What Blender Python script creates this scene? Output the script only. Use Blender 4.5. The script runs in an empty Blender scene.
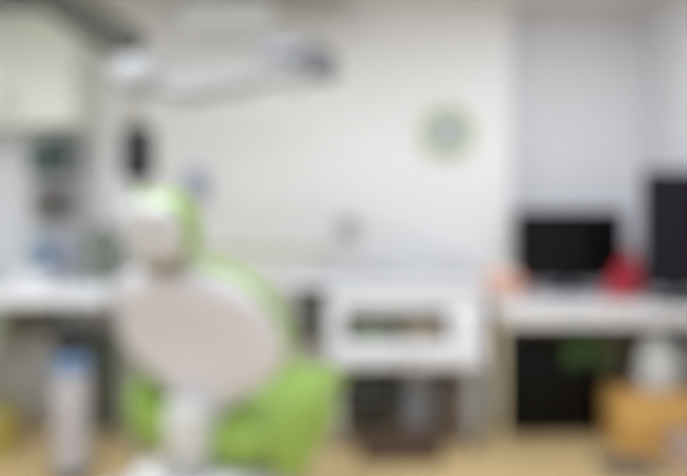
import bpy, bmesh, math, random
from mathutils import Vector, Matrix
random.seed(4)
C = bpy.context.scene.collection
S = bpy.context.scene
R = math.radians

# ---------------------------------------------------------------- camera, world, lights, exposure
cam_d = bpy.data.cameras.new('camera')
cam_d.sensor_width = 36.0
cam_d.lens = 36.0                      # 687 px focal length on a 687 px wide frame
cam_d.clip_start = 0.01
cam_d.shift_y = -38.0 / 687.0          # horizon at y = 200 of 476
cam_d.dof.use_dof = True               # the photograph is far out of focus: focused close to the lens
cam_d.dof.focus_distance = 0.10
cam_d.dof.aperture_fstop = 7.5
cam = bpy.data.objects.new('camera', cam_d); C.objects.link(cam)
cam.location = (0, 0, 1.29); cam.rotation_euler = (R(90), 0, 0)
S.camera = cam

w = bpy.data.worlds.new('world'); S.world = w; w.use_nodes = True
w.node_tree.nodes['Background'].inputs[0].default_value = (0.85, 0.92, 1.0, 1)
w.node_tree.nodes['Background'].inputs[1].default_value = 1.25

def area(name, loc, rot, sx, sy, power, col=(1, 1, 1)):
    d = bpy.data.lights.new(name, 'AREA'); d.shape = 'RECTANGLE'; d.size = sx; d.size_y = sy
    d.energy = power; d.color = col
    o = bpy.data.objects.new(name, d); C.objects.link(o); o.location = loc; o.rotation_euler = rot
    return o
area('unseen_ceiling_light', (0.35, 2.2, 2.42), (0, 0, 0), 1.2, 0.6, 17, (0.87, 0.935, 1))
area('unseen_ceiling_light', (0.35, 0.4, 2.42), (0, 0, 0), 1.2, 0.6, 34, (0.87, 0.935, 1))
area('unseen_ceiling_light', (-1.25, 2.0, 2.42), (0, 0, 0), 1.2, 0.6, 36, (0.87, 0.935, 1))  # added lamp, out of view, to lift the dim left side

area('unseen_ceiling_light', (1.2, 2.9, 2.42), (0, 0, 0), 0.6, 0.6, 11, (0.87, 0.935, 1))  # extra unseen lamp that brightens the alcove and right wall

S.view_settings.view_transform = 'Standard'; S.view_settings.look = 'None'
S.view_settings.gamma = 1.0; S.view_settings.use_curve_mapping = False
S.view_settings.exposure = -0.02
S.cycles.use_denoising = True

# ---------------------------------------------------------------- materials
def lin(h):
    h = h.lstrip('#'); v = [int(h[i:i+2], 16)/255 for i in (0, 2, 4)]
    return tuple(c/12.92 if c <= .04045 else ((c+.055)/1.055)**2.4 for c in v) + (1,)
MATS = {}
def mat(name, col, rough=.5, metal=0.0, noise=0.0, scale=20.0, spec=.5):
    if name in MATS: return MATS[name]
    m = bpy.data.materials.new(name); m.use_nodes = True
    nt = m.node_tree; b = nt.nodes['Principled BSDF']
    c = lin(col)
    b.inputs['Base Color'].default_value = c
    b.inputs['Roughness'].default_value = rough; b.inputs['Metallic'].default_value = metal
    tc = nt.nodes.new('ShaderNodeTexCoord'); n = nt.nodes.new('ShaderNodeTexNoise')
    n.inputs['Scale'].default_value = scale
    nt.links.new(tc.outputs['Object'], n.inputs['Vector'])
    if noise:
        mx = nt.nodes.new('ShaderNodeMix'); mx.data_type = 'RGBA'
        mx.inputs[6].default_value = tuple(x*(1-noise) for x in c[:3]) + (1,)
        mx.inputs[7].default_value = tuple(min(1, x*(1+noise)) for x in c[:3]) + (1,)
        nt.links.new(n.outputs['Fac'], mx.inputs[0]); nt.links.new(mx.outputs[2], b.inputs['Base Color'])
    bp = nt.nodes.new('ShaderNodeBump'); bp.inputs['Strength'].default_value = .04
    nt.links.new(n.outputs['Fac'], bp.inputs['Height']); nt.links.new(bp.outputs['Normal'], b.inputs['Normal'])
    b.inputs['Specular IOR Level'].default_value = spec
    MATS[name] = m
    return m
def wood_floor():
    m = bpy.data.materials.new('wood_floor'); m.use_nodes = True
    nt = m.node_tree; b = nt.nodes['Principled BSDF']; b.inputs['Roughness'].default_value = .45
    tc = nt.nodes.new('ShaderNodeTexCoord'); br = nt.nodes.new('ShaderNodeTexBrick')
    br.inputs['Scale'].default_value = 1.0; br.inputs['Brick Width'].default_value = 1.1; br.inputs['Row Height'].default_value = .12
    br.inputs['Mortar Size'].default_value = .002
    br.inputs['Color1'].default_value = lin('#e4c897'); br.inputs['Color2'].default_value = lin('#dabd8b')
    br.inputs['Mortar'].default_value = lin('#b89a6c')
    nt.links.new(tc.outputs['Object'], br.inputs['Vector'])
    mp = nt.nodes.new('ShaderNodeMapping'); mp.inputs['Scale'].default_value = (3, 40, 3)
    n = nt.nodes.new('ShaderNodeTexNoise'); n.inputs['Scale'].default_value = 2.0; n.inputs['Detail'].default_value = 5
    nt.links.new(tc.outputs['Object'], mp.inputs['Vector']); nt.links.new(mp.outputs[0], n.inputs['Vector'])
    mx = nt.nodes.new('ShaderNodeMix'); mx.data_type = 'RGBA'; mx.blend_type = 'MULTIPLY'
    mx.inputs[0].default_value = .25
    nt.links.new(br.outputs['Color'], mx.inputs[6]); nt.links.new(n.outputs['Fac'], mx.inputs[7])
    nt.links.new(mx.outputs[2], b.inputs['Base Color'])
    return m
FLOOR = wood_floor()
WALL = mat('wall_paint', '#e9e8e9', .8, 0, .01, 6)
WALLG = mat('alcove_paint', '#eae9ee', .8, 0, .01, 6)
CEIL = mat('ceiling_paint', '#dad8d4', .9, 0, .01, 6)
WHITE = mat('white_plastic', '#e6e6e8', .35)
OFFWHITE = mat('white_laminate', '#e3e3e7', .4)
GREEN = mat('green_vinyl', '#87a54b', .5, 0, .05, 60)
SHELL = mat('warm_grey_shell', '#cccbd3', .45, 0, .02, 30)
GREY = mat('grey_plastic', '#9a9a9c', .45)
LGREY = mat('light_grey_plastic', '#c4c5c5', .45)
DGREY = mat('dark_grey_plastic', '#505052', .5)
BLACK = mat('black_plastic', '#0b0b0d', .5, spec=.15)
SCREEN = mat('black_screen', '#090a0c', .35, spec=.15)
NAVY = mat('navy_black_plastic', '#15131d', .5, spec=.2)
OLIVE = mat('dark_olive_metal', '#41423a', .5, spec=.3)
CHROME = mat('brushed_steel', '#a09d98', .3, .9)
TAUPE = mat('taupe_metal', '#96938a', .5, .2)
PALEGREEN = mat('pale_green_laminate', '#dee1d7', .5)
GREYGREEN = mat('grey_green_laminate', '#8e9286', .5)
TAN = mat('pale_wood', '#d3c4a4', .5, 0, .08, 15)
CARD = mat('cardboard', '#d2a35d', .8, 0, .06, 12)

# ---------------------------------------------------------------- geometry helpers
def obj(name, bm, m, parent=None, smooth=True, loc=None):
    bmesh.ops.recalc_face_normals(bm, faces=bm.faces[:])
    me = bpy.data.meshes.new(name); bm.to_mesh(me); bm.free()
    ms = m if isinstance(m, (list, tuple)) else [m]
    for k in ms: me.materials.append(k)
    if smooth:
        for p in me.polygons: p.use_smooth = True
        try: me.set_sharp_from_angle(angle=R(38))
        except Exception: pass
    o = bpy.data.objects.new(name, me); C.objects.link(o)
    if parent is not None: o.parent = parent
    if loc is not None: o.location = loc
    return o
def thing(name, label, cat, loc=(0, 0, 0), rz=0.0, group=None):
    o = bpy.data.objects.new(name, None); C.objects.link(o)
    o.empty_display_size = .05
    o.location = loc; o.rotation_euler = (0, 0, rz)
    return tag(o, label, cat, group)
def tag(o, label, cat, group=None):
    o['label'] = label; o['category'] = cat; o['kind'] = 'thing'
    if group: o['group'] = group
    return o
def struct(name, bm, m):
    o = obj(name, bm, m, smooth=False); o['kind'] = 'structure'
    o['label'] = STRUCT[name][0]; o['category'] = STRUCT[name][1]
    return o
def box(bm, x0, x1, y0, y1, z0, z1, bev=0.0, seg=2, mi=0, rot=None, piv=None):
    r = bmesh.ops.create_cube(bm, size=1.0)
    vs = r['verts']
    for v in vs:
        v.co = Vector((x0 if v.co.x < 0 else x1, y0 if v.co.y < 0 else y1, z0 if v.co.z < 0 else z1))
    fs = set(f for v in vs for f in v.link_faces)
    if bev > 0:
        es = list(set(e for v in vs for e in v.link_edges))
        q = bmesh.ops.bevel(bm, geom=es, offset=bev, segments=seg, affect='EDGES', profile=.5)
        vs = list(set(v for f in q['faces'] for v in f.verts) | set(v for v in vs if v.is_valid))
        fs = set(f for v in vs for f in v.link_faces)
    for f in fs: f.material_index = mi
    if rot is not None:
        bmesh.ops.rotate(bm, verts=vs, cent=piv or ((x0+x1)/2, (y0+y1)/2, (z0+z1)/2), matrix=rot)
    return bm
def B(*a, **k): return box(bmesh.new(), *a, **k)
def lathe(bm, prof, n=32, cx=0, cy=0, cz=0, mi=0, axis='Z', cap=True):
    """prof: list of (radius, height); axis gives the direction of height"""
    rings = []
    for r, h in prof:
        ring = []
        for i in range(n):
            a = 2*math.pi*i/n; c, s = r*math.cos(a), r*math.sin(a)
            p = {'Z': (c, s, h), 'Y': (c, h, s), 'X': (h, c, s)}[axis]
            ring.append(bm.verts.new((cx+p[0], cy+p[1], cz+p[2])))
        rings.append(ring)
    for a, b in zip(rings, rings[1:]):
        for i in range(n):
            f = bm.faces.new((a[i], a[(i+1) % n], b[(i+1) % n], b[i])); f.material_index = mi
    if cap:
        for ring in (rings[0], rings[-1]):
            f = bm.faces.new(ring); f.material_index = mi
    return bm
def tube(bm, pts, rad, n=14, mi=0):
    """swept round tube; rad is a number or one per point"""
    pts = [Vector(p) for p in pts]
    rs = rad if isinstance(rad, (list, tuple)) else [rad]*len(pts)
    rings = []; prev = None
    for i, p in enumerate(pts):
        t = (pts[min(i+1, len(pts)-1)] - pts[max(i-1, 0)]).normalized()
        if prev is None:
            ref = Vector((0, 0, 1)) if abs(t.z) < .9 else Vector((1, 0, 0))
            u = t.cross(ref).normalized()
        else:
            u = (prev - t*prev.dot(t)).normalized()
        prev = u; v = t.cross(u)
        rings.append([bm.verts.new(p + (u*math.cos(2*math.pi*k/n) + v*math.sin(2*math.pi*k/n))*rs[i]) for k in range(n)])
    for a, b in zip(rings, rings[1:]):
        for k in range(n):
            f = bm.faces.new((a[k], a[(k+1) % n], b[(k+1) % n], b[k])); f.material_index = mi
    for ring in (rings[0], rings[-1]):
        f = bm.faces.new(ring); f.material_index = mi
    return bm
def spline(pts, n=8):
    P = [Vector(p) for p in pts]; P = [P[0]*2-P[1]] + P + [P[-1]*2-P[-2]]; out = []
    for i in range(1, len(P)-2):
        for k in range(n):
            t = k/n; a, b, c, d = P[i-1], P[i], P[i+1], P[i+2]
            out.append(.5*((2*b)+(c-a)*t+(2*a-5*b+4*c-d)*t*t+(3*b-a-3*c+d)*t**3))
    out.append(P[-2]); return out
def loft(secs, n=36, p=2.6, bm=None):
    """secs: (centre, across_dir, depth_dir, half_width, half_depth, bow): rounded-rectangle rings joined into a closed cushion.
    bow pushes the outer edges along depth_dir."""
    bm = bm or bmesh.new(); rings = []
    for c, u, v, hw, hd, bow in secs:
        c, u, v = Vector(c), Vector(u), Vector(v); ring = []
        for i in range(n):
            a = 2*math.pi*i/n; ca, sa = math.cos(a), math.sin(a)
            x = math.copysign(abs(ca)**(2/p), ca); y = math.copysign(abs(sa)**(2/p), sa)
            ring.append(bm.verts.new(c + u*(x*hw) + v*(y*hd + bow*x*x)))
        rings.append(ring)
    for a, b in zip(rings, rings[1:]):
        for i in range(n): bm.faces.new((a[i], a[(i+1) % n], b[(i+1) % n], b[i]))
    bm.faces.new(rings[0]); bm.faces.new(rings[-1])
    return bm
def interp(tab, t):
    """smooth (Catmull-Rom style) interpolation of a (t, value) table"""
    n = len(tab)
    sl = [(tab[min(i+1, n-1)][1]-tab[max(i-1, 0)][1])/(tab[min(i+1, n-1)][0]-tab[max(i-1, 0)][0]) for i in range(n)]
    for i in range(n-1):
        a, b = tab[i], tab[i+1]
        if t <= b[0] or i == n-2:
            h = b[0]-a[0]; k = min(1, max(0, (t-a[0])/h))
            return max(.003, (2*k**3-3*k*k+1)*a[1]+(k**3-2*k*k+k)*h*sl[i]+(-2*k**3+3*k*k)*b[1]+(k**3-k*k)*h*sl[i+1])
def slab_loft(path, wtab, dtab, u=(1, 0, 0), flip=False, steps=26, bow=0.0, off=0.0):
    """cushion following a path in the YZ plane; wtab/dtab give half width/half depth along it; ends rounded by the tables"""
    P = spline(path, 10); L = [0]
    for a, b in zip(P, P[1:]): L.append(L[-1]+(b-a).length)
    secs = []
    for i in range(steps+1):
        t = .5-.5*math.cos(math.pi*i/steps); d = t*L[-1]
        j = max(k for k in range(len(L)) if L[k] <= d+1e-9); j = min(j, len(P)-2)
        f = (d-L[j])/max(1e-9, L[j+1]-L[j]); c = P[j].lerp(P[j+1], f)
        tg = (P[min(j+2, len(P)-1)]-P[max(j-1, 0)]).normalized()
        v = Vector(u).cross(tg).normalized()
        if flip: v = -v
        secs.append((c+v*off, u, v, interp(wtab, t), interp(dtab, t), bow))
    return loft(secs)

# ---------------------------------------------------------------- the room
STRUCT = {
 'floor': ('light tan wood plank floor under the dental chair and desk', 'floor'),
 'ceiling': ('warm grey ceiling above the white walls', 'ceiling'),
 'wall_back': ('bright white wall carrying the round clock', 'wall'),
 'wall_alcove': ('pale grey recessed wall behind the black monitor', 'wall'),
 'wall_left': ('pale grey wall at the end of the left counter', 'wall'),
 'wall_right': ('pale grey side wall beside the tall black screen', 'wall'),
 'trim_1': ('thin pale green strip along the white wall behind the chair', 'trim'),
}
CZ = 2.46; LX, RX, BY, AY = -2.2, 1.9, 4.1, 4.4
struct('floor', B(LX-.1, RX+.1, -1.5, AY+.1, -.08, 0), FLOOR)
struct('ceiling', B(LX-.1, RX+.1, -1.5, AY+.1, CZ, CZ+.08), CEIL)
struct('wall_back', B(LX-.1, 1.0, BY, AY+.1, 0, CZ), WALL)
struct('wall_alcove', B(1.0, RX+.1, AY, AY+.1, 0, CZ), WALLG)
struct('wall_left', B(LX-.1, LX, -1.5, BY, 0, CZ), WALL)
struct('wall_right', B(RX, RX+.1, -1.5, AY, 0, CZ), WALLG)
struct('trim_1', B(-1.0, -.06, BY-.015, BY-.0005, .965, 1.01, bev=.004), mat('pale_green_paint', '#cdd0b8', .6))

# ---------------------------------------------------------------- dental chair, seen from behind
ch = thing('dental_chair', 'green dental chair with pale grey back shell, seen from behind', 'dental chair', (-.46, 2.4, 0), -R(28))
bm = bmesh.new(); box(bm, -.25, .25, -.2, .5, 0, .05, bev=.02, seg=3); obj('base_plate', bm, WHITE, ch)
bm = bmesh.new(); box(bm, -.15, .15, -.02, .34, .05, .3, bev=.03, seg=3); obj('lift_column', bm, LGREY, ch)
# seat underside tray
obj('seat_tray', slab_loft([(0, -.2, .35), (0, .1, .33), (0, .36, .37)], [(0, .16), (.1, .23), (.8, .2), (1, .14)], [(0, .02), (.15, .05), (.85, .05), (1, .02)]), WHITE, ch)
# seat cushion
obj('seat', slab_loft([(0, -.1, .50), (0, -.04, .48), (0, .1, .475), (0, .42, .53)],
    [(0, .2), (.06, .27), (.3, .3), (.8, .27), (1, .22)], [(0, .04), (.08, .085), (.35, .105), (.9, .07), (1, .035)], bow=.03), GREEN, ch)
obj('leg_rest', slab_loft([(0, .42, .545), (0, .54, .545), (0, .68, .51)],
    [(0, .2), (.08, .23), (.8, .2), (1, .15)], [(0, .03), (.1, .06), (.85, .055), (1, .025)], bow=.02), GREEN, ch)
# backrest: cushion in front, grey shell behind
bpath = [(0, -.02, .555), (0, -.05, .70), (0, -.1, .87), (0, -.2, 1.07)]
obj('backrest_cushion', slab_loft(bpath, [(0, .06), (.1, .14), (.22, .25), (.4, .345), (.55, .352), (.8, .305), (.94, .215), (1, .12)],
    [(0, .02), (.1, .04), (.5, .04), (.9, .04), (1, .015)], bow=-.03, off=-.026), GREEN, ch)
shell = obj('backrest_shell', slab_loft(bpath, [(0, .07), (.1, .14), (.22, .245), (.4, .34), (.55, .352), (.8, .305), (.94, .215), (1, .12)],
    [(0, .02), (.1, .035), (.5, .035), (.9, .03), (1, .01)], bow=-.035, off=.03), SHELL, ch)
shell['label'] = 'pale warm grey back shell'
bm = bmesh.new(); box(bm, -.08, .08, -.17, -.03, .42, .62, bev=.035, seg=4); obj('hinge_neck', bm, LGREY, ch)
bm = bmesh.new(); box(bm, -.09, .1, -.19, -.03, .24, .43, bev=.03, seg=4); obj('hinge_cover', bm, GREY, ch)
# headrest
bm = bmesh.new(); tube(bm, spline([(0, -.17, 1.0), (0, -.235, 1.08), (0, -.28, 1.17)], 6), .02)
obj('headrest_bar', bm, CHROME, ch)
bm = bmesh.new(); box(bm, -.08, .08, -.275, -.2, 1.05, 1.11, bev=.015, seg=3); obj('headrest_bracket', bm, mat('bracket_shade_taupe', '#85796f', .5), ch)['label'] = 'headrest bracket, taupe for the shade under the headrest'  # bracket widened and browned to stand for the shadowed gap below the headrest
hp = [(0, -.245, 1.105), (0, -.27, 1.195), (0, -.31, 1.30)]
obj('headrest_cushion', slab_loft(hp, [(0, .08), (.12, .115), (.5, .135), (.85, .115), (1, .06)], [(0, .015), (.12, .035), (.85, .035), (1, .012)], bow=-.03, off=-.012), GREEN, ch)
hs = obj('headrest_shell', slab_loft(hp, [(0, .05), (.12, .1), (.5, .118), (.85, .1), (1, .04)], [(0, .01), (.12, .022), (.85, .022), (1, .008)], bow=-.03, off=.045), mat('headrest_white', '#c2c2c6', .5), ch)
hs['label'] = 'white headrest shell'
for s in (-1, 1):
    ar = obj('armrest', slab_loft([(0, -.06, .50), (0, .06, .54), (0, .18, .565), (0, .31, .575)], [(0, .02), (.12, .045), (.9, .045), (1, .025)], [(0, .06), (.15, .15), (.5, .13), (.85, .06), (1, .025)]), GREEN, ch, loc=(s*.305, 0, -.035))
    bm = bmesh.new(); box(bm, -.02, .02, .02, .2, .42, .56, bev=.012); obj('armrest_bracket', bm, LGREY, ar)

# ---------------------------------------------------------------- operating light on ceiling arm
ol = thing('operating_light', 'ceiling mounted dental operating light with dark arm and pale grey hub', 'dental lamp', (-1.62, 3.0, CZ))
def W(p, o=Vector((-1.62, 3.0, CZ))): return tuple(Vector(p)-o)
bm = bmesh.new(); lathe(bm, [(.13, 0), (.13, -.02), (.07, -.05), (.05, -.08)], cx=0, cy=0, cz=0); obj('ceiling_mount', bm, WHITE, ol)
bm = bmesh.new(); tube(bm, [W((-1.62, 3.0, 2.39)), W((-1.5, 3, 2.33)), W((-1.2, 3.0, 2.125)), W((-.91, 3.0, 1.95))], [.05, .065, .075, .082], 20); obj('ceiling_arm', bm, OLIVE, ol)['label'] = 'dark olive ceiling arm'
bm = bmesh.new(); lathe(bm, [(.04, -.08), (.09, -.06), (.115, -.02), (.115, .04), (.09, .075), (.05, .085)], cx=W((-.9, 3, 1.83))[0], cz=W((0, 0, 1.83))[2]); obj('hub', bm, mat('hub_grey', '#a2a2a5', .5), ol)
bm = bmesh.new(); tube(bm, [W((-.84, 3.0, 1.80)), W((-.7, 3.0, 1.77)), W((-.45, 3.0, 1.80)), W((-.2, 3.0, 1.85))], [.04, .062, .05, .03], 20); obj('spring_arm', bm, mat('lamp_arm_grey', '#9d9e9e', .5), ol)
bm = bmesh.new(); tube(bm, [W((-.84, 3.0, 1.88)), W((-.55, 3.0, 1.925)), W((-.2, 3.0, 1.90))], .014, 12); obj('tension_rod', bm, mat('lamp_arm_grey', '#9d9e9e', .5), ol)
# lamp head
hx = W((-.12, 2.98, 1.86))
bm = bmesh.new(); lathe(bm, [(.02, .09), (.05, .085), (.085, .055), (.095, .01), (.09, -.025), (.07, -.03)], n=36)
bmesh.ops.rotate(bm, verts=bm.verts[:], cent=(0, 0, 0), matrix=Matrix.Rotation(R(22), 3, 'Y'))
hd = obj('lamp_head', bm, mat('mid_grey_plastic', '#5b595f', .45), ol, loc=hx); hd['label'] = 'grey lamp head'
bm = bmesh.new(); lathe(bm, [(.07, -.03), (.068, -.036), (.03, -.04)], n=36)
bmesh.ops.rotate(bm, verts=bm.verts[:], cent=(0, 0, 0), matrix=Matrix.Rotation(R(22), 3, 'Y'))
obj('lens', bm, mat('smoked_lens', '#6d6d78', .2), hd)
for s in (-1, 1):
    bm = bmesh.new(); tube(bm, spline([(-.02, s*.09, 0), (-.04, s*.13, -.02), (-.08, s*.135, -.05), (-.13, s*.12, -.07)], 5), .011); obj('handle', bm, GREY, hd)
bm = bmesh.new(); box(bm, -.24, -.06, -.05, .05, .055, .1, bev=.018, seg=3); obj('yoke', bm, mat('blue_grey_plastic', '#a9adbd', .4), hd)['label'] = 'blue-grey yoke'

# ---------------------------------------------------------------- instrument stand behind the chair
st = thing('instrument_stand', 'slim taupe post with dark tool holder above the headrest', 'instrument stand', (-.89, 3.0, 0))
bm = bmesh.new(); lathe(bm, [(.17, 0), (.17, .02), (.06, .045), (.03, .06)]); obj('base', bm, WHITE, st)
bm = bmesh.new(); tube(bm, [(0, 0, .05), (0, 0, 1.2), (-.01, 0, 1.5), (-.03, 0, 1.72)], .022); obj('post', bm, TAUPE, st)
bm = bmesh.new(); box(bm, -.062, .068, -.09, .03, 1.375, 1.61, bev=.03, seg=3)
hld = obj('tool_holder', bm, mat('charcoal_plastic', '#1d1d21', .5, spec=.3), st); hld['label'] = 'dark tool holder'
for k in (-1, 0, 1):
    bm = bmesh.new(); tube(bm, spline([(k*.032, -.06, 1.56), (k*.034, -.075, 1.64), (k*.03, -.08, 1.67)], 4), [.011]*4+[.013]*5); obj('handpiece', bm, TAUPE, hld)

# ---------------------------------------------------------------- wall clock, dispenser, air conditioner
ck = thing('wall_clock', 'round wall clock with pale green rim on white wall', 'clock', (.617, BY, 1.69))
bm = bmesh.new(); lathe(bm, [(.118, -.002), (.155, -.002), (.16, -.02), (.152, -.038), (.135, -.042), (.12, -.03), (.118, -.02)], n=64, axis='Y', cap=False)
obj('rim', bm, mat('pale_lime_plastic', '#c3cba0', .45), ck)
bm = bmesh.new(); lathe(bm, [(.121, -.003), (.121, -.021)], n=64, axis='Y'); fc = obj('face', bm, mat('clock_face', '#b9bfc2', .5), ck)
for i in range(12):
    a = i*math.pi/6; l = .022 if i % 3 else .03
    bm = bmesh.new(); box(bm, -.004, .004, -.0235, -.0205, .112-l, .112)
    bmesh.ops.rotate(bm, verts=bm.verts[:], cent=(0, 0, 0), matrix=Matrix.Rotation(a, 3, 'Y')); obj('hour_mark', bm, DGREY, fc)
for nm, a, l, wd in (('hour_hand', R(-55), .06, .005), ('minute_hand', R(60), .095, .0035)):
    bm = bmesh.new(); box(bm, -wd, wd, -.0275, -.0245, -.015, l)
    bmesh.ops.rotate(bm, verts=bm.verts[:], cent=(0, 0, 0), matrix=Matrix.Rotation(a, 3, 'Y')); obj(nm, bm, BLACK, ck)
bm = bmesh.new(); lathe(bm, [(.008, -.02), (.008, -.03)], axis='Y', n=16); obj('hub', bm, BLACK, ck)

sd = thing('soap_dispenser', 'small blue-grey dispenser on the white wall above the chair', 'dispenser', (-.87, BY, 1.3))
bm = bmesh.new(); box(bm, -.06, .06, -.09, -.0005, 0, .16, bev=.02, seg=3); obj('body', bm, mat('blue_grey_dispenser', '#a3a8bf', .4), sd)
bm = bmesh.new(); box(bm, -.045, .045, -.1, -.03, -.025, .01, bev=.008); obj('push_bar', bm, LGREY, sd)

ac = thing('air_conditioner', 'long white air conditioner high on the back wall', 'air conditioner', (-.46, BY, 2.21))
def prism(bm, prof, x0, x1, mi=0):
    a = [bm.verts.new((x0, y, z)) for y, z in prof]; b = [bm.verts.new((x1, y, z)) for y, z in prof]
    bm.faces.new(a).material_index = mi; bm.faces.new(b[::-1]).material_index = mi
    for i in range(len(prof)):
        j = (i+1) % len(prof); bm.faces.new((a[i], b[i], b[j], a[j])).material_index = mi
    return bm
bm = prism(bmesh.new(), [(-.001, .02), (-.1, .0), (-.17, .03), (-.2, .075), (-.2, .2), (-.18, .235), (-.001, .235)], -.47, .47)
bmesh.ops.bevel(bm, geom=bm.edges[:], offset=.006, segments=2, affect='EDGES'); obj('body', bm, OFFWHITE, ac)
bm = bmesh.new(); box(bm, -.4, .4, -.186, -.18, .032, .07, bev=.002, rot=Matrix.Rotation(R(-32), 3, 'X')); obj('louver', bm, GREY, ac)
bm = bmesh.new(); box(bm, .06, .46, -.206, -.198, .08, .228, bev=.003); obj('front_grille', bm, mat('olive_grey_plastic', '#b9b9b0', .5), ac)['label'] = 'olive-grey front grille'

# ---------------------------------------------------------------- left side: wall cabinet, counter, things on and under it
wc = thing('wall_cabinet', 'pale green wall cabinet above the left counter', 'cabinet', (-1.83, BY, 1.7))
bm = bmesh.new(); box(bm, -.365, .365, -.33, -.001, 0, .62, bev=.004); obj('body', bm, PALEGREEN, wc)
for s in (-1, 1):
    bm = bmesh.new(); box(bm, min(s*.002, s*.363), max(s*.002, s*.363), -.352, -.332, .002, .618, bev=.004)
    d = obj('door', bm, PALEGREEN, wc)
    bm = bmesh.new(); tube(bm, [(s*.03, -.35, .06), (s*.03, -.372, .06), (s*.03, -.372, .16), (s*.03, -.35, .16)], .005, 8); obj('handle', bm, CHROME, d)

ct = thing('counter', 'white counter along the back wall, grey-green drawers added for the shade below', 'counter', (-1.67, 3.7, 0))
bm = bmesh.new(); box(bm, -.52, .52, -.4, .398, .78, .85, bev=.008); obj('worktop', bm, OFFWHITE, ct)
bm = bmesh.new(); box(bm, .46, .495, -.05, .39, 0, .78, bev=.003); obj('end_panel', bm, GREYGREEN, ct)
bm = bmesh.new(); box(bm, -.52, -.01, -.34, .39, .55, .78, bev=.003); dr = obj('shade_drawer_box', bm, GREYGREEN, ct)  # added grey-green box standing in for the shade beneath the worktop
for k in (0, 1):
    bm = bmesh.new(); box(bm, -.515+k*.253, -.265+k*.253, -.358, -.341, .56, .772, bev=.004); q = obj('drawer', bm, GREYGREEN, ct)  # drawer fronts made up over that same under-counter shade
    bm = bmesh.new(); tube(bm, [(-.45+k*.253, -.357, .72), (-.45+k*.253, -.378, .72), (-.33+k*.253, -.378, .72), (-.33+k*.253, -.357, .72)], .005, 8); obj('handle', bm, CHROME, q)

rk = thing('tiered_rack', 'slim white three tier rack on the left counter', 'rack', (-1.62, 3.88, .85))
for sx in (-1, 1):
    for sy in (-1, 1):
        bm = bmesh.new(); tube(bm, [(sx*.135, sy*.1, 0), (sx*.135, sy*.1, .8)], .007, 10); obj('post', bm, LGREY, rk)
for z in (.03, .32, .57):
    bm = bmesh.new(); box(bm, -.14, .14, -.105, .105, z-.008, z, bev=.003); obj('shelf', bm, LGREY, rk)
def bottle(x, y, z, col, label, h=.25, r=.052, capm=WHITE):
    t = thing('bottle', label, 'bottle', (x, y, z), group='bottles on the rack')
    bm = bmesh.new(); lathe(bm, [(r*.9, 0), (r, .008), (r, h*.62), (r*.8, h*.74), (r*.36, h*.82), (r*.36, h*.88)]); obj('body', bm, col, t)
    bm = bmesh.new(); lathe(bm, [(r*.42, h*.85), (r*.42, h*.98), (r*.36, h)]); obj('cap', bm, capm, t)
BLUE = mat('blue_plastic', '#8099b0', .4); BLUE2 = mat('violet_blue_plastic', '#9297ac', .4)
bottle(-1.7, 3.86, .88, BLUE, 'pale blue bottle on the bottom tier of the rack, beside the violet one')
bottle(-1.57, 3.86, .88, BLUE2, 'violet-blue bottle on the bottom tier of the rack', .24, .05)
def jar(x, y, z, m, label, r=.06, h=.2):
    t = thing('storage_jar', label, 'jar', (x, y, z), group='jars on the rack')
    bm = bmesh.new(); lathe(bm, [(r*.92, 0), (r, .01), (r, h*.78), (r*.9, h*.84)]); obj('body', bm, m, t)
    bm = bmesh.new(); lathe(bm, [(r*.97, h*.84), (r*.97, h*.96), (r*.85, h), (.012, h), (.012, h*1.06), (.004, h*1.08)]); obj('lid', bm, m, t)
jar(-1.685, 3.86, 1.17, mat('taupe_ceramic', '#6d6964', .5), 'taupe storage jar on the middle tier of the rack, lighter of the two')
jar(-1.555, 3.86, 1.17, mat('brown_ceramic', '#5a5455', .5), 'darker brown storage jar on the middle tier of the rack')
def carton(x, y, z, m, label, wx, d, h):
    bm = B(-wx/2, wx/2, -d/2, d/2, 0, h, bev=.006); box(bm, -wx/2-.002, wx/2+.002, -d/2-.002, d/2+.002, h*.72, h, bev=.004)
    tag(obj('supply_box', bm, m, loc=(x, y, z)), label, 'box', 'boxes on the rack')
carton(-1.685, 3.86, 1.42, mat('grey_green_carton', '#44564e', .6), 'grey-green lidded box on the top tier of the rack', .11, .16, .2)
carton(-1.56, 3.86, 1.42, mat('dark_teal_carton', '#293934', .6), 'dark teal lidded box on the top tier of the rack', .12, .16, .22)
cn = thing('canister', 'grey rounded canister on the counter behind the headrest', 'canister', (-1.31, 3.75, .85))
bm = bmesh.new(); lathe(bm, [(.07, 0), (.085, .01), (.095, .08), (.095, .2), (.085, .25)]); obj('body', bm, mat('grey_green_enamel', '#71776d', .45), cn)
bm = bmesh.new(); lathe(bm, [(.088, .25), (.085, .27), (.05, .29), (.015, .295), (.02, .315), (.008, .325)]); obj('lid', bm, mat('grey_green_enamel', '#71776d', .45), cn)
bm = bmesh.new(); tube(bm, spline([(.09, 0, .08), (.13, 0, .1), (.13, 0, .18), (.09, 0, .21)], 5), .009, 10); obj('handle', bm, DGREY, cn)
BAS = mat('white_enamel', '#f4f4f6', .3)
tr = bmesh.new(); lathe(tr, [(.06, 0), (.08, .006), (.115, .06), (.12, .065), (.112, .062), (.075, .012), (.05, .01)], n=40)
tag(obj('basin', tr, BAS, loc=(-1.575, 3.47, .85)), 'white round basin on the front of the left counter', 'basin')

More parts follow.
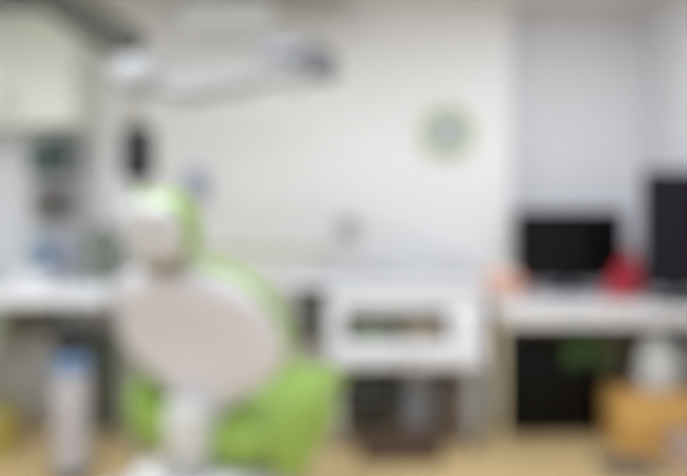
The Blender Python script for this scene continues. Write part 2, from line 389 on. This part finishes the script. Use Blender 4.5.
sc_ = thing('waste_canister', 'pale upright canister with blue lid standing below the counter', 'canister', (-1.255, 3.17, 0))
bm = bmesh.new(); lathe(bm, [(.085, 0), (.09, .01), (.088, .05), (.07, .06)]); obj('foot', bm, DGREY, sc_)
bm = bmesh.new(); lathe(bm, [(.07, .055), (.08, .065), (.083, .3), (.083, .49), (.078, .5)]); obj('body', bm, mat('lilac_white_plastic', '#b5b0b4', .4), sc_)
bm = bmesh.new(); lathe(bm, [(.084, .5), (.087, .508), (.087, .555), (.075, .578), (.04, .585)]); obj('lid', bm, mat('lid_blue', '#6684a8', .4), sc_)
bm = bmesh.new(); lathe(bm, [(.04, .575), (.07, .595), (.09, .63), (.09, .71), (.06, .745)]); obj('filter_knob', bm, mat('knob_dark', '#26292b', .5), sc_)['label'] = 'dark top knob'
bn = thing('waste_bin', 'dark grey-green bin under the counter beside the chair', 'bin', (-1.36, 3.93, 0))
bm = bmesh.new(); lathe(bm, [(.1, 0), (.105, .01), (.125, .42), (.13, .43)], n=36); obj('body', bm, mat('bin_grey_green', '#5c6355', .5), bn)
bm = bmesh.new(); lathe(bm, [(.133, .43), (.133, .46), (.1, .51), (.03, .53)], n=36); obj('lid', bm, mat('bin_grey_green', '#5c6355', .5), bn)
yb = thing('waste_bin', 'mustard yellow bin on the floor under the left counter', 'bin', (-1.78, 3.5, 0))
bm = bmesh.new(); lathe(bm, [(.1, 0), (.105, .01), (.125, .24), (.132, .245), (.132, .258), (.118, .258), (.098, .02)], n=36); obj('body', bm, mat('mustard_plastic', '#b3a452', .5), yb)
bm = bmesh.new(); lathe(bm, [(.112, .2), (.122, .27), (.14, .262), (.134, .235)], n=36, cap=False); obj('bag_rim', bm, mat('bag_grey', '#9b9a80', .6), yb)

# ---------------------------------------------------------------- instrument cart in the middle
CART = mat('cart_white', '#dfe0e8', .4)
ca = thing('instrument_cart', 'white instrument cart with open niche in front of the back wall', 'cart', (.31, 3.7, 0))
bm = bmesh.new()
box(bm, -.39, .41, -.2, .25, .43, .56, bev=.01); box(bm, -.39, .41, -.2, .25, .725, .84, bev=.01)
box(bm, -.39, -.31, -.2, .25, .55, .735, bev=.008); box(bm, .23, .41, -.2, .25, .55, .735, bev=.008); box(bm, -.33, .25, -.02, .25, .55, .735)
obj('body', bm, CART, ca)
bm = bmesh.new(); box(bm, -.62, .43, -.225, .27, .84, .87, bev=.012, seg=3); obj('worktop', bm, mat('cool_laminate', '#d6d7de', .4), ca)
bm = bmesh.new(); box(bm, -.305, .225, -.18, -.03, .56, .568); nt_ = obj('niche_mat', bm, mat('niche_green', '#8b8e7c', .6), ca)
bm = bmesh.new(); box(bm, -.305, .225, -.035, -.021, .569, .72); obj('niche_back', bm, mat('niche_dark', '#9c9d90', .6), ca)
bm = bmesh.new(); box(bm, -.56, -.43, -.16, .2, .54, .839, bev=.012); obj('side_compartment', bm, mat('side_grey', '#4c4c48', .5), ca)['label'] = 'dark grey side compartment'
bm = bmesh.new(); box(bm, -.43, -.39, -.1, .15, .6, .8, bev=.004); obj('side_bracket', bm, GREY, ca)
bm = bmesh.new(); box(bm, -.36, .38, -.215, -.199, .445, .55, bev=.004); dd = obj('drawer', bm, CART, ca)
bm = bmesh.new(); box(bm, -.08, .1, -.228, -.214, .485, .505, bev=.005); obj('handle', bm, LGREY, dd)
for sx in (-.34, .36):
    for sy in (-.15, .2):
        bm = bmesh.new(); tube(bm, [(sx, sy, .44), (sx, sy, .07)], .02, 12); lg = obj('leg', bm, LGREY, ca)
        bm = bmesh.new(); lathe(bm, [(.02, -.014), (.034, -.012), (.034, .012), (.02, .014)], axis='X', cx=sx, cy=sy, cz=.034, n=24); obj('caster', bm, BLACK, lg)
def item(name, cat, label, bm, m, loc, group=None): return tag(obj(name, bm, m, loc=loc), label, cat, group)
bm = bmesh.new(); box(bm, -.12, .12, -.05, .05, 0, .07, bev=.01); item('instrument_tray', 'tray', 'grey-green instrument box at the left of the cart niche', bm, mat('tray_green', '#7d836f', .5), (.14, 3.59, .569))
bm = bmesh.new(); box(bm, -.1, .1, -.05, .05, 0, .09, bev=.01); item('instrument_tray', 'tray', 'brownish instrument box at the right of the cart niche', bm, mat('tray_brown', '#9c8d7d', .5), (.41, 3.59, .569))
# jointed arm standing on the cart
am = thing('bracket_arm', 'thin grey bracket arm slanting over the cart worktop', 'arm', (.78-.02, 3.86, 0))
am.location = (.67, 3.84, .87)
bm = bmesh.new(); lathe(bm, [(.05, 0), (.05, .015), (.022, .03), (.02, .06)]); obj('base', bm, LGREY, am)
bm = bmesh.new(); tube(bm, spline([(0, 0, .04), (-.02, 0, .09), (-.3, -.02, .2), (-.58, -.02, .30)], 6), .014); obj('arm', bm, LGREY, am)
bm = bmesh.new(); box(bm, -.72, -.56, -.07, .04, .19, .34, bev=.04, seg=4); hb = obj('head', bm, mat('head_grey', '#c6c7c4', .45), am)
bm = bmesh.new(); lathe(bm, [(.045, -.09), (.05, -.07), (.05, -.065)], axis='Y', cx=-.64, cz=.265, cy=0); obj('lens', bm, GREY, hb)

# things on the floor beneath the cart
so = thing('stool', 'low dark round stool tucked under the white cart', 'stool', (.13, 3.72, 0))
bm = bmesh.new(); lathe(bm, [(.1, .14), (.145, .15), (.16, .2), (.16, .33), (.14, .37)], n=36); obj('seat', bm, mat('stool_dark', '#2b2c26', .6), so)
bm = bmesh.new(); lathe(bm, [(.03, .06), (.03, .145)]); obj('column', bm, GREY, so)
for k in range(5):
    a = k*2*math.pi/5+.3
    bm = bmesh.new(); tube(bm, [(.02*math.cos(a), .02*math.sin(a), .08), (.14*math.cos(a), .14*math.sin(a), .055)], [.018, .014], 10)
    lg = obj('leg', bm, mat('stool_dark', '#2b2c26', .6), so)
    bm = bmesh.new(); lathe(bm, [(.012, -.01), (.025, -.009), (.025, .009), (.012, .01)], axis='X', cx=.135*math.cos(a), cy=.135*math.sin(a), cz=.025, n=18); obj('caster', bm, BLACK, lg)
bm = bmesh.new(); box(bm, -.19, .22, -.06, .06, 0, .14, bev=.012); item('storage_box', 'box', 'dark brown box on the floor in front of the cart stool', bm, mat('brown_board', '#4a372b', .6), (.27, 3.42, 0))
bm = bmesh.new(); box(bm, -.065, .065, -.1, .1, 0, .33, bev=.008); item('storage_box', 'box', 'upright brown box on the floor under the right of the cart', bm, mat('upright_brown', '#66574c', .6), (.575, 3.74, 0))
fp = thing('canister', 'mid grey canister on the floor under the cart', 'canister', (.4, 3.74, 0))
bm = bmesh.new(); lathe(bm, [(.085, 0), (.09, .01), (.09, .34), (.08, .37)], n=32); obj('body', bm, mat('canister_grey', '#8a8a8e', .45), fp)
bm = bmesh.new(); lathe(bm, [(.084, .37), (.084, .385), (.03, .4), (.03, .415)], n=32); obj('lid', bm, GREY, fp)

# ---------------------------------------------------------------- desk and what is on it
dk = thing('desk', 'long white desk with pale wooden legs in the right alcove', 'desk', (1.35, 3.75, 0))
def D(x0, x1, y0, y1, z0, z1, bm=None, **k): return box(bm or bmesh.new(), x0-1.35, x1-1.35, y0-3.75, y1-3.75, z0, z1, **k)
bm = bmesh.new()
ol_ = [(.78, 3.45), (1.898, 3.45), (1.898, 4.398), (1.002, 4.398), (1.002, 4.098), (.78, 4.098)]
a = [bm.verts.new((x-1.35, y-3.75, .75)) for x, y in ol_]; b = [bm.verts.new((x-1.35, y-3.75, .715)) for x, y in ol_]
bm.faces.new(a); bm.faces.new(b[::-1])
for i in range(6): bm.faces.new((a[i], b[i], b[(i+1) % 6], a[(i+1) % 6]))
bmesh.ops.recalc_face_normals(bm, faces=bm.faces[:]); bmesh.ops.bevel(bm, geom=bm.edges[:], offset=.004, segments=2, affect='EDGES'); obj('desktop', bm, OFFWHITE, dk)
obj('apron', D(.83, 1.898, 3.47, 3.49, .655, .7145, bev=.003), OFFWHITE, dk)
obj('leg', D(.79, .82, 3.5, 3.55, 0, .7145, bev=.004), TAN, dk)
obj('leg', D(.79, .82, 4.02, 4.07, 0, .7145, bev=.004), TAN, dk)
obj('side_rail', D(.795, .815, 3.551, 4.019, .62, .7, bev=.003), TAN, dk)
obj('rear_panel', D(1.01, 1.89, 4.36, 4.38, .1, .7145, bev=.003), TAN, dk)

mo = thing('monitor', 'wide black monitor on the desk in front of alcove wall', 'monitor', (1.31, 4.0, .75))
bm = bmesh.new(); box(bm, -.315, .32, -.02, .02, .06, .482, bev=.008); obj('bezel', bm, BLACK, mo)
bm = bmesh.new(); box(bm, -.303, .308, -.0225, -.019, .08, .47); obj('screen', bm, SCREEN, mo)
bm = bmesh.new(); tube(bm, [(0, .03, .01), (0, .04, .15), (0, .02, .25)], [.03, .025, .03]); obj('neck', bm, BLACK, mo)
bm = bmesh.new(); box(bm, -.12, .12, -.09, .1, 0, .012, bev=.005); obj('foot', bm, BLACK, mo)
pm = thing('monitor', 'tall upright navy-black screen at the right end of the desk', 'monitor', (1.735, 3.56, .75), R(-3))
bm = bmesh.new(); box(bm, -.18, .16, -.02, .02, .068, .695, bev=.008); obj('bezel', bm, NAVY, pm)
bm = bmesh.new(); box(bm, -.168, .148, -.0225, -.019, .083, .68); obj('screen', bm, mat('navy_screen', '#14121c', .35, spec=.2), pm)
bm = bmesh.new(); tube(bm, [(0, .03, .01), (0, .04, .2), (0, .02, .35)], [.03, .025, .03]); obj('neck', bm, NAVY, pm)
bm = bmesh.new(); box(bm, -.12, .12, -.09, .1, 0, .012, bev=.005); obj('foot', bm, NAVY, pm)
# red bag wedge between the screens
rb = thing('red_pouch', 'red soft pouch leaning between the two black screens', 'pouch', (1.53, 3.77, .75))
secs = []
for k in range(11):
    t = k/10; secs.append(((.0+.045*t, 0, .24*t), (1, 0, 0), (0, 1, 0), .1*(1-t)**.9+.03, (.05*(1-t)+.012)*(1 if 0 < k < 10 else .6), 0))
obj('body', loft(secs), mat('red_fabric', '#ab2c3a', .8, 0, .06, 40), rb)
bm = bmesh.new(); tube(bm, spline([(.03, 0, .23), (.02, 0, .27), (.055, 0, .285), (.07, 0, .26), (.055, 0, .23)], 5), .008, 10); obj('strap', bm, mat('red_strap', '#8c1822', .7), rb)
# peach tissue box
tb = thing('tissue_box', 'peach tissue box at the left end of the desk', 'box', (.875, 3.86, .75), R(-4))
bm = bmesh.new(); box(bm, -.09, .1, -.06, .06, 0, .145, bev=.012, seg=3); obj('carton', bm, mat('peach_card', '#d6ac98', .6), tb)
bm = loft([((0, 0, .138), (1, 0, 0), (0, 1, 0), .045, .012, 0), ((.005, 0, .16), (1, 0, 0), (0, 1, 0), .05, .014, .01), ((.0, .01, .19), (1, 0, 0), (0, 1, 0), .03, .006, -.01)], n=24)
obj('tissue', bm, mat('tissue_white', '#e6dcd6', .9), tb)
bm = loft([((0, 0, 0), (1, 0, 0), (0, 1, 0), .02, .02, 0), ((0, 0, .07), (1, 0, 0), (0, 1, 0), .022, .022, 0), ((0, 0, .1), (1, 0, 0), (0, 1, 0), .012, .012, 0)], n=20)
item('stapler', 'stapler', 'small red upright stapler beside the peach tissue box', bm, mat('stapler_red', '#b0605c', .4), (1.015, 3.84, .75))

# ---------------------------------------------------------------- under the desk
pc = thing('computer_tower', 'large black computer tower standing under the desk', 'computer', (1.19, 3.86, 0))
bm = bmesh.new(); box(bm, -.295, .245, -.1, .1, .02, .515, bev=.01, seg=3); obj('case', bm, BLACK, pc)
bm = bmesh.new(); box(bm, -.275, .225, -.106, -.099, .04, .495, bev=.004); obj('side_panel', bm, mat('black_panel', '#090908', .45, spec=.15), pc)
for sx in (-.19, .19):
    for sy in (-.07, .07):
        bm = bmesh.new(); lathe(bm, [(.018, 0), (.02, .02)], cx=sx, cy=sy); obj('foot', bm, BLACK, pc)
pl = thing('potted_plant', 'green trailing plant on top of the black computer tower', 'plant', (1.3, 3.8, .515))
bm = bmesh.new(); lathe(bm, [(.032, 0), (.034, .004), (.042, .05), (.038, .052), (.034, .04)], n=24); obj('pot', bm, mat('pot_dark', '#34402a', .6), pl)
bm = bmesh.new()
for k in range(60):
    a = random.uniform(0, 6.28); e = random.uniform(-.2, 1.2); L = random.uniform(.07, .11)
    c = Vector((0, 0, .045)); d = Vector((math.cos(a)*math.cos(e), math.sin(a)*math.cos(e)*.7, abs(math.sin(e))+.1)).normalized()
    s = d.cross(Vector((0, 0, 1))).normalized(); nrm = s.cross(d)
    P = [c+d*L*t+nrm*(.07*t*t) for t in (0, .35, .7, 1)]; wd = (.005, .021, .018, .001)
    L1 = [bm.verts.new(p+s*q) for p, q in zip(P, wd)]; L2 = [bm.verts.new(p-s*q) for p, q in zip(P, wd)]
    for i in range(3): bm.faces.new((L1[i], L1[i+1], L2[i+1], L2[i]))
for k in range(24):                       # leaves trailing over the front of the tower
    x = random.uniform(-.09, .1); z = random.uniform(-.08, .02); L = random.uniform(.05, .075)
    c = Vector((x, -.062-random.uniform(0, .02), z)); d = Vector((random.uniform(-.6, .6), -.35, -.7)).normalized()
    s = d.cross(Vector((0, -1, .2))).normalized(); nrm = Vector((0, -1, 0))
    P = [c+d*L*t+nrm*(.02*t*(1-t)) for t in (0, .35, .7, 1)]; wd = (.004, .02, .016, .001)
    L1 = [bm.verts.new(p+s*q) for p, q in zip(P, wd)]; L2 = [bm.verts.new(p-s*q) for p, q in zip(P, wd)]
    for i in range(3): bm.faces.new((L1[i], L1[i+1], L2[i+1], L2[i]))
for k in range(7):
    x = -.09+.03*k
    tube(bm, spline([(0, 0, .05), (x*.5, -.045, .05), (x, -.066, .0), (x, -.07, -.04), (x*1.05, -.068, -.09)], 4), .0025, 6)
obj('foliage', bm, mat('leaf_green', '#48692c', .5, 0, .15, 60), pl)
cb = thing('cardboard_box', 'orange-tan cardboard box on the floor under the desk', 'box', (1.62, 3.6, 0))
bm = bmesh.new(); box(bm, -.22, .26, -.12, .12, 0, .285, bev=.004); obj('carton', bm, CARD, cb)
bm = bmesh.new(); box(bm, -.222, .262, -.122, -.002, .284, .291, bev=.002); box(bm, -.222, .262, .002, .122, .284, .291, bev=.002); obj('flap', bm, CARD, cb)
bm = bmesh.new(); box(bm, -.222, .262, -.03, .03, .291, .293); obj('tape', bm, mat('tape_tan', '#b98a4a', .3), cb)
wb = bmesh.new()
wb = loft([((0, 0, 0), (1, 0, 0), (0, 1, 0), .085, .055, 0), ((0, 0, .02), (1, 0, 0), (0, 1, 0), .105, .07, 0), ((.005, 0, .14), (1, 0, 0), (0, 1, 0), .11, .07, 0), ((.0, 0, .22), (1, 0, 0), (0, 1, 0), .085, .05, 0), ((-.01, 0, .27), (1, 0, 0), (0, 1, 0), .045, .025, 0), ((-.01, 0, .30), (1, 0, 0), (0, 1, 0), .06, .02, 0)], bm=wb)
item('paper_bag', 'bag', 'pale gathered bag standing on the tan cardboard box', wb, LGREY, (1.645, 3.6, .2935))
bm = bmesh.new(); box(bm, -.045, .045, -.14, .14, 0, .62, bev=.008); item('dark_box', 'box', 'dark upright box against the right wall under the desk', bm, DGREY, (1.845, 3.94, 0))  # plain dark box near the wall; mat in front of the desk
bm = bmesh.new(); box(bm, -.14, .14, -.13, .13, 0, .014, bev=.005); item('floor_mat', 'mat', 'grey-brown mat on the floor in front of the desk', bm, mat('mat_brown', '#6f6559', .9, 0, .1, 80), (1.375, 3.3, 0))
bk = thing('basket', 'pale pinkish open basket on the floor beside the cardboard box', 'basket', (1.69, 3.3, 0))
bm = bmesh.new(); lathe(bm, [(.1, 0), (.105, .008), (.13, .11), (.137, .115), (.137, .125), (.122, .125), (.1, .015), (.05, .012)], n=36); obj('body', bm, mat('pinkish_plastic', '#c0aba3', .5), bk)
for s in (-1, 1):
    bm = bmesh.new(); tube(bm, spline([(-.04, s*.132, .115), (-.03, s*.145, .15), (.03, s*.145, .15), (.04, s*.132, .115)], 5), .007, 10); obj('handle', bm, mat('pinkish_plastic', '#c0aba3', .5), bk)
